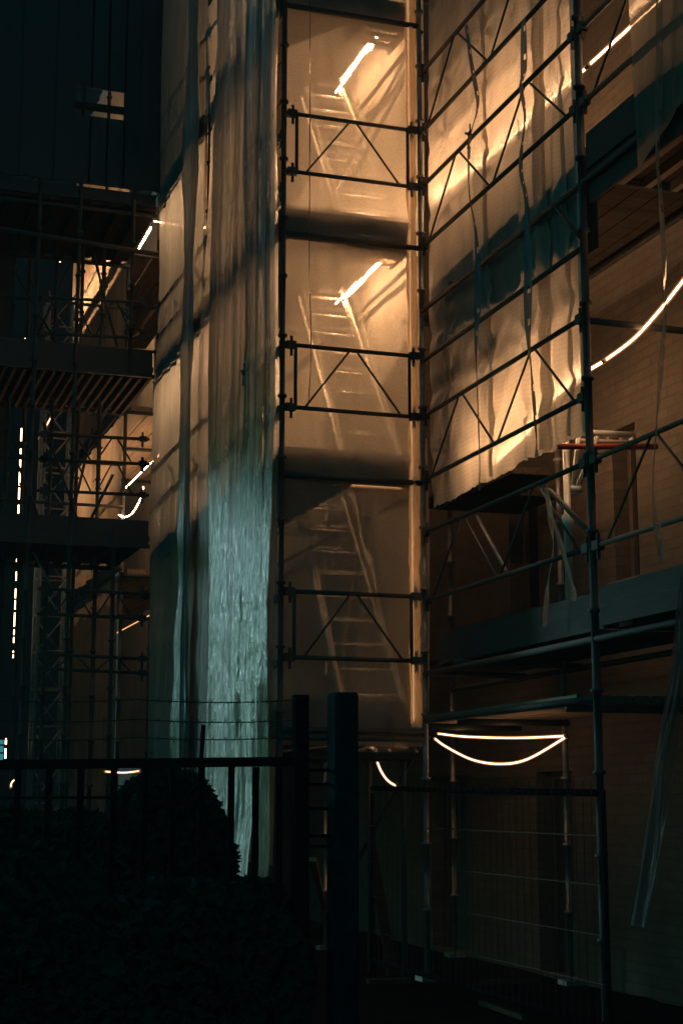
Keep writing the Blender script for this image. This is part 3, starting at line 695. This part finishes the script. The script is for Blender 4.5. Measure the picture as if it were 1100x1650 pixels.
rope([(XB - .075, YC + .05, 8.3), (XB - .078, YC + .052, 6.1), (XB - .075, YC + .05, 4.0), (XB - .078, YC + .05, 1.98)], 'light rope hanging upright behind the orange corner pole', 0.006, mat='ropelow')
rope([onX(705, 1182, 5.0), onX(750, 1187, 5.0), onX(830, 1189, 5.0), onX(910, 1186, 5.0)], 'light rope nearly straight under the low deck at right, upper of the pair', 0.0065, mat='ropelow')
rope([onX(700, 1190, 4.95), onX(718, 1203, 4.95), onX(760, 1224, 4.95), onX(805, 1231, 4.95), onX(850, 1223, 4.95), onX(912, 1187, 5.0)], 'light rope hanging in a deep curve under the low deck at right', 0.007, mat='ropelow')
rope([onY(605, 1221, 12.6), onY(614, 1243, 12.5), onY(626, 1259, 12.4), onY(645, 1270, 12.3)], 'short curved light rope dropping behind the mesh fence below the tower', 0.007, mat='ropelow')
rope([onY(246, 356, YA2 - .12), onY(275, 361, YA2 - .12), onY(318, 368, YA2 - .12)], 'light rope crossing the left net near the bridge, upper storey', .007, mat='ropemid')
rope([onX(244, 364, XA + .15), onX(224, 399, XA + .15)], 'short light rope slanting at the top of the bridge gap', 0.006, mat='ropehi')
rope([onY(193, 454, 22.3), onY(218, 458, 22.3), onY(244, 461, 22.3)], 'short level light rope across the bridge gap', 0.01, mat='ropehi')
rope([onY(232, 782, YK - .6), onY(226, 805, YK - .5), onY(214, 826, YK - .3), onY(203, 833, YK - .1), onY(190, 829, YK)], 'curved light rope at the right end of the middle bridge storey', 0.006, mat='ropehi')
rope([(3.92, YA1 + .15, 7.75), (3.9, 15.2, 7.7), (3.88, YA2 - .1, 7.72)], 'light rope glowing inside the tower side, upper storey past the bundle', mat='ropehi')
rope([(3.92, YA1 + .15, 5.75), (3.9, 15.2, 5.7), (3.88, YA2 - .1, 5.72)], 'light rope glowing inside the tower side, lower storey past the bundle', mat='ropehi')
rope([(XA + .30, YA3 + .2, onX(188, 460, XA + .30).z), onX(165, 499, XA + .28), onX(130, 556, XA + .28)], 'light rope glowing through the distant upper net', mat='ropehi')
rope([(XA + .5, YA3 + .3, 5.6), (XA + .5, YA5, 5.6)], 'light rope behind the distant middle net', 0.007, mat='ropehi')
rope([(XA + .6, YA3 + .3, 3.7), (XA + .6, YA5, 3.7)], 'light rope behind the distant teal net', 0.005, mat='glowdim')
rope([(XA + .5, YA3 + .3, 10.0), (XA + .5, YA5 - 1, 10.0)], 'light rope added high behind the distant net to light the gap in the boarding', .004)  # added rope that lights the net behind the gap
rope([onY(168, 1243, 15), onY(200, 1245, 15), onY(226, 1242, 15)], 'short level light rope under the bridge near the fence rail', .006, 'dot')
def dashes(px, ys, Y, label, seed):
    rnd = random.Random(seed); o = thing('light_rope', onY(px, ys[1], Y), label, 'light rope', 'warm light ropes strung through the scaffold')
    x, z0, z1 = o.location.x, o.location.z, onY(px, ys[0], Y).z
    zs, dark = [z0], []; z = z0
    while z < z1 - .02:
        a = min(z1, z + rnd.uniform(.05, .2)); b = min(z1, a + rnd.choice((.03, .04, .05, .1))); zs += [a, b]; dark += [False, True]; z = b
    mb = MB().path([(x, Y, q) for q in zs], .010, 6, False); t = mb.build('tube', M['dot'], o, True); t.data.materials.append(M['sleeve'])
    for k, p in enumerate(t.data.polygons): p.material_index = int(dark[min(k // 6, len(dark) - 1)])
dashes(62, (715, 782), 19.6, 'dashed upright light rope beside the hoist mast at left, the short one', 3)
dashes(30, (690, 832), 19.6, 'dashed upright light rope near the left border, middle bridge storey', 5)
dashes(22, (900, 1060), 19.6, 'dashed upright light rope near the left border, lower bridge storey', 8)
dashes(9, (1190, 1222), 19.6, 'dashed upright light rope by the left border just above the fence rail', 9)
dashes(97, (402, 422), 18.9, 'tiny upright light glimpsed through the upper bridge storey, beside the mast', 21)
dashes(45, (504, 520), 18.9, 'tiny upright light near the left border, upper bridge storey', 22)
dashes(41, (545, 556), 18.9, 'tiny light at the left border just above the middle bridge deck', 23)
rope([onY(18, 1270, 16), onY(19, 1262, 16), onY(24, 1257, 16), onY(30, 1259, 16)], 'small hooked light rope low at the left border', .006, 'dot')
rope([onY(85, 668, 19.7), onY(72, 692, 19.7), onY(63, 708, 19.7)], 'short slanting light rope above the hoist mast dashes', .008, 'dot')

# ------------------------------------------------------------------ things on and under the scaffold
pf = thing('trestle_platform', (4.2, YC + .5, 0), 'low dark boarded platform carrying a heap under the tower', 'platform')
zp = onY(620, 1213, YC + .1).z
deck(pf, XA + .15, XI - .03, YC + .08, YC + 1.1, zp, 5, M['boardshade'], 'X', 'platform_deck')
for x in (XA + .25, XI - .12):
    for y in (YC + .18, YC + .98): MB().tube((x, y, 0), (x, y, zp - .05), .022).build('leg', M['dull'], pf, True)
def heap(cx, cyy, z, sx, sy, sz, mat, label, name, seed):
    def f(u, v):
        t = u * 2 * math.pi; r = 1 - v; k = 1 + .35 * N(math.cos(t) * 1.5, math.sin(t) * 1.5, seed)
        h = math.sqrt(max(0, 1 - r * r)) * (1 + .5 * N(math.cos(t) * r * 2.5, math.sin(t) * r * 2.5, seed + 3))
        return (cx + sx * r * k * math.cos(t), cyy + sy * r * k * math.sin(t), z + sz * h)
    return tag(MB().grid(f, 36, 14).build(name, mat, None, True), label, 'sack')
heap(colX(640, YC + .35), YC + .35, zp + .004, .17, .2, .085, M['sack'], 'crumpled sack at the right end of the platform under the tower', 'sack', 3)
heap(colX(603, YC + .4), YC + .4, zp + .004, .16, .2, .055, M['sack'], 'flatter sack at the left end of the platform under the tower', 'sack', 8)
q = onY(78, 846, YF + .4)
heap(q.x, YF + .45, zd[0] + .004, .16, .2, .20, M['sack'], 'rounded sack lying on the middle deck of the left bridge', 'sack', 13)
def plank(p, q2, wd, th, mat, label, name='plank', group=None):
    return tag(MB().bar(p, q2, wd, th).build(name, mat), label, 'plank', group)
pa = onZ(638, 1506, .0); pt = onX(597, 1350, pa.x - .25)
plank(onZ(638, 1506, .01), onX(585, 1302, pa.x + .0), .055, .045, M['wood'], 'pale timber leaning from the ground up under the tower')
plank(onZ(528, 1490, .01), onY(503, 1385, 9.6), .05, .025, M['wood'], 'dim timber leaning left of the big concrete post')
for (a, b, wd, lb) in (((585, 1478), (668, 1490), .05, 'thin batten on the ground beside the leaning timber, upper one'), ((640, 1501), (692, 1497), .06, 'thin batten on the ground right of the leaning timber foot'),
                       ((592, 1581), (664, 1579), .12, 'short board lying on the dark ground below the tower'), ((765, 1583), (865, 1580), .05, 'long batten lying on the dark ground at the bottom right'), ((775, 1615), (845, 1640), .04, 'thin stick lying at the bottom right edge')):
    plank(onZ(*a, .035), onZ(*b, .04), wd, .03, M['boardshade'], lb, 'batten', 'timber offcuts on the ground')
dr = thing('drum', onZ(70, 1462, .0), 'blue plastic drum standing far off behind the left fence bars', 'drum')
p = onY(70, 1330, 16.); dr.location = (p.x, 16., 0)
mb = MB(); prof = [(.0, .0), (.26, .0), (.28, .05), (.28, .3), (.30, .32), (.28, .34), (.28, .6), (.30, .62), (.28, .64), (.28, .92), (.25, .98), (0, .98)]
mb.grid(lambda u, v: (p.x + prof[int(round(v * 11))][0] * .6 * math.cos(u * 6.2832), 16 + prof[int(round(v * 11))][0] * .6 * math.sin(u * 6.2832), 1.25 * prof[int(round(v * 11))][1]), 20, 11).build('barrel', M['blue'], dr, True)
MB().tube((p.x + .08, 15.95, 1.225), (p.x + .08, 15.95, 1.25), .03).build('bung', M['sleeve'], dr)
q = onY(631, 1360, 12.3)
plank((q.x, 12.3, 0.0), (q.x - .02, 12.75, q.z), .085, .02, M['boardshade'], 'narrow dark board standing behind the leaning timber', 'board')

# ------------------------------------------------------------------ distant house with cool windows
hs = thing('house', (4.5, 40, 0), 'dark distant house with two cool lit windows, beyond the bridge', 'building')
MB().box((1, 40, 0), (13, 48, 24)).build('wall', M['render'], hs)  # made extra tall, a dark backing added in front of the sky
MB().box((.8, 39.8, 24), (13.2, 48.2, 24.3)).build('roof', M['tarp'], hs)
for x0, x1, y0, y1 in ((90, 111, 1193, 1224), (-14, 8, 1190, 1226)):
    a, b = onY(x0, y1, 39.97), onY(x1, y0, 39.97)
    wd = MB().box((a.x, 39.95, a.z), (b.x, 39.96, b.z)).build('window', M['cool'], hs)
    fr = MB()
    for t in (0, .5, 1): fr.box((a.x + (b.x - a.x) * t - .02, 39.92, a.z), (a.x + (b.x - a.x) * t + .02, 39.948, b.z))
    for t in (0, .35, .7, 1): fr.box((a.x, 39.90, a.z + (b.z - a.z) * t - .02), (b.x, 39.918, a.z + (b.z - a.z) * t + .02))
    fr.build('frame', M['iron'], wd)

# ------------------------------------------------------------------ foreground fence
D = 5.75                                         # fence line, roughly square to the view
def onF(px, py, dd=0.):
    r = ray(px, py); hd_ = Vector((math.sin(YAW), math.cos(YAW), 0)); t = (D + dd) / r.dot(hd_); return Vector((r.x * t, r.y * t, EYE + r.z * t))
ftop = onF(550, 1115).z
cp = thing('fence_post', (onF(555, 1300).x, onF(555, 1300).y, 0), 'thick square concrete gate post before the tower, teal light in its colour, left side paler', 'post')
a = onF(541, 1300); b = onF(579, 1300)
mb = MB()
dirx = (b - a).normalized(); diry = Vector((-dirx.y, dirx.x, 0)); Wd = (b - a).length
# post is turned so that its left side shows
rot = R(17); ex = dirx * math.cos(rot) + diry * math.sin(rot); ey = -dirx * math.sin(rot) + diry * math.cos(rot)
c0 = Vector((a.x, a.y, 0)); n = 0
ch = .012; WX, WY = Wd / math.cos(rot), .125
ring = [(ch, 0), (WX - ch, 0), (WX, ch), (WX, WY - ch), (WX - ch, WY), (ch, WY), (0, WY - ch), (0, ch)]
lv = [(0, 0), (0, ftop - .012), (.012, ftop)]
for ins, z in lv:
    for (u, v) in ring:
        uu = WX / 2 + (u - WX / 2) * (1 - ins * 6); vv = WY / 2 + (v - WY / 2) * (1 - ins * 6)
        q = c0 + ex * uu + ey * vv; mb.v.append((q.x, q.y, z))
for k in range(2):
    for j in range(8): mb.f.append((k * 8 + j, k * 8 + (j + 1) % 8, (k + 1) * 8 + (j + 1) % 8, (k + 1) * 8 + j))
mb.f.append(tuple(16 + j for j in range(8)))
mb.build('post_shaft', M['post'], cp)
for y in (1241, 1264, 1303, 1347, 1364): MB().bar(onF(497, y, .02), onF(530, y, .06), .012, .012).build('hinge_bar', M['iron'], cp)
ip = tag(MB().bar(onF(484, 1120) , Vector((*onF(485, 1500).xy, 0)), .05, .05).build('fence_post', M['iron']), 'slim dark iron post just left of the thick concrete post', 'post')
fn_ = thing('iron_fence', (*onF(250, 1300).xy, 0), 'dark iron bar fence with a flat top rail across the lower left', 'fence')
MB().bar(onF(-60, 1233), onF(475, 1227), .03, .034).build('top_rail', M['iron'], fn_)
MB().bar(onF(-60, 1286), onF(200, 1285), .012, .010).build('rail', M['iron'], fn_)
MB().bar(onF(-60, 1640), onF(475, 1640), .03, .03).build('bottom_rail', M['iron'], fn_)
for px in (-20, 30, 80, 131, 184, 234, 280, 325, 373, 412, 450):
    t = onF(px, 1236); MB().bar((t.x, t.y, .0), (t.x, t.y, t.z), .023, .012, (0, 1, 0)).build('bar', M['iron'], fn_)
t = onF(325, 1160); MB().bar((t.x, t.y, onF(325, 1228).z), onF(328, 1168), .018, .012).build('wire_holder', M['iron'], fn_)
for y0, y1, lb in ((1126, 1128, 'topmost'), (1158, 1160, 'middle'), (1189, 1187, 'lowest')):
    mb = MB(); P = []
    for k in range(25):
        u = k / 24; p = onF(-40 + 520 * u, y0 + (y1 - y0) * u, .01); p.z -= .010 * 4 * (u * 2 % 1) * (1 - u * 2 % 1); P.append(p)
    mb.path(P, .0022, 5)
    for k in range(1, 24):
        p = P[k].lerp(P[k - 1], .4); mb.tube(p + Vector((-.008, 0, -.012)), p + Vector((.008, 0, .012)), .0012, 4); mb.tube(p + Vector((-.006, 0, .012)), p + Vector((.010, 0, -.010)), .0012, 4)
    tag(mb.build('barbed_wire', M['wire']), lb + ' of the three barbed wires stretched above the iron fence', 'wire', 'barbed wires over the fence')
# mesh fence in front of the right scaffold
XM = XB - .22
mf = thing('mesh_fence', (XM, colY(800, XM), 0), 'wire mesh site fence with a dark top tube before the low right wall', 'fence')
pa, pb_ = onX(600, 1270, XM), onX(970, 1278, XM)
MB().tube(pa, pb_, .021).build('top_tube', M['iron'], mf, True)
MB().tube((XM, pa.y, .12), (XM, pb_.y, .12), .019).build('bottom_tube', M['iron'], mf, True)
for y in (pa.y, pb_.y): MB().tube((XM, y, .0), (XM, y, 1.44), .019).build('upright', M['iron'], mf, True)
mb = MB(); y = pb_.y + .1
while y < pa.y: mb.tube((XM - .024, y, .12), (XM - .024, y, 1.50), .0024, 5); y += .105
for z in (.35, .62, .90, 1.18): mb.tube((XM - .028, pa.y, z), (XM - .028, pb_.y, z), .0024, 5)
mb.build('mesh', M['wire'], mf)

# dark shrubs behind the fence
def shrub(c, rx, ry, rz, label, n, seed):
    rnd = random.Random(seed); o = thing('shrub', (c[0], c[1], 0), label, 'shrub', 'dark shrubs behind the fence'); mb = MB()
    for k in range(n):
        d = Vector((rnd.gauss(0, 1), rnd.gauss(0, 1), rnd.gauss(0, 1))).normalized(); rr = rnd.uniform(.72, 1.0) ** .5 * (1 + .07 * N(d.x * 2.5, d.y * 2.5, d.z * 2.5 + seed))
        p = Vector((c[0] + d.x * rx * rr, c[1] + d.y * ry * rr, max(.03, c[2] + d.z * rz * rr)))
        a = Vector((rnd.gauss(0, 1), rnd.gauss(0, 1), rnd.gauss(0, 1))).normalized(); b2 = a.orthogonal().normalized(); L = rnd.uniform(.02, .04)
        i = len(mb.v); mb.v += [tuple(p - a * L), tuple(p + b2 * L * .5), tuple(p + a * L), tuple(p - b2 * L * .5)]; mb.f.append((i, i + 1, i + 2, i + 3))
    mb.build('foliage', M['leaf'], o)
    st = MB()
    for k in range(9):
        t = rnd.uniform(0, 6.28); st.path([(c[0], c[1], 0), (c[0] + .25 * rx * math.cos(t), c[1] + .25 * ry * math.sin(t), c[2] * .6), (c[0] + .6 * rx * math.cos(t), c[1] + .6 * ry * math.sin(t), c[2] + rz * .4)], lambda q: .018 * (1 - .7 * q), 6)
    st.build('stem', M['bark'], o, True)
def atD(px, py, dd): return onF(px, py, dd)
a = atD(262, 1400, .6); shrub((a.x, a.y, a.z - .05), .29, .26, .44, 'large rounded dark shrub behind the fence bars, left of the posts', 15000, 2)
a = atD(115, 1440, .8); shrub((a.x, a.y, a.z), .34, .3, .33, 'lower spreading dark shrub behind the fence at the left border', 11000, 4)
a = atD(20, 1440, .9); shrub((a.x, a.y, a.z), .28, .3, .34, 'small dark shrub touching the left border of the picture', 9000, 6)
a = atD(400, 1560, .35); shrub((a.x, a.y, a.z), .24, .22, .33, 'dark shrub at the foot of the slim iron post', 9000, 8)
a = atD(30, 1560, -.9); shrub((a.x, a.y, a.z), .34, .3, .36, 'near dark shrub in the lower left corner, in front of the fence', 10000, 11)
a = atD(300, 1600, -.9); shrub((a.x, a.y, a.z), .38, .3, .34, 'near dark shrub at the bottom centre left, in front of the fence', 10000, 12)

# ------------------------------------------------------------------ thin haze added round everything to lift the dark tones
m = bpy.data.materials.new('added_haze'); m.use_nodes = True; t = m.node_tree; t.nodes.clear()
o_ = t.nodes.new('ShaderNodeOutputMaterial'); v_ = t.nodes.new('ShaderNodeVolumePrincipled')
v_.inputs['Density'].default_value = .0016; v_.inputs['Color'].default_value = (.8, .8, .8, 1)
t.links.new(v_.outputs[0], o_.inputs['Volume'])
hz = MB().box((-90, -84, -1.2), (96, 102, 25.5)).build('haze', m); tag(hz, kind='stuff')
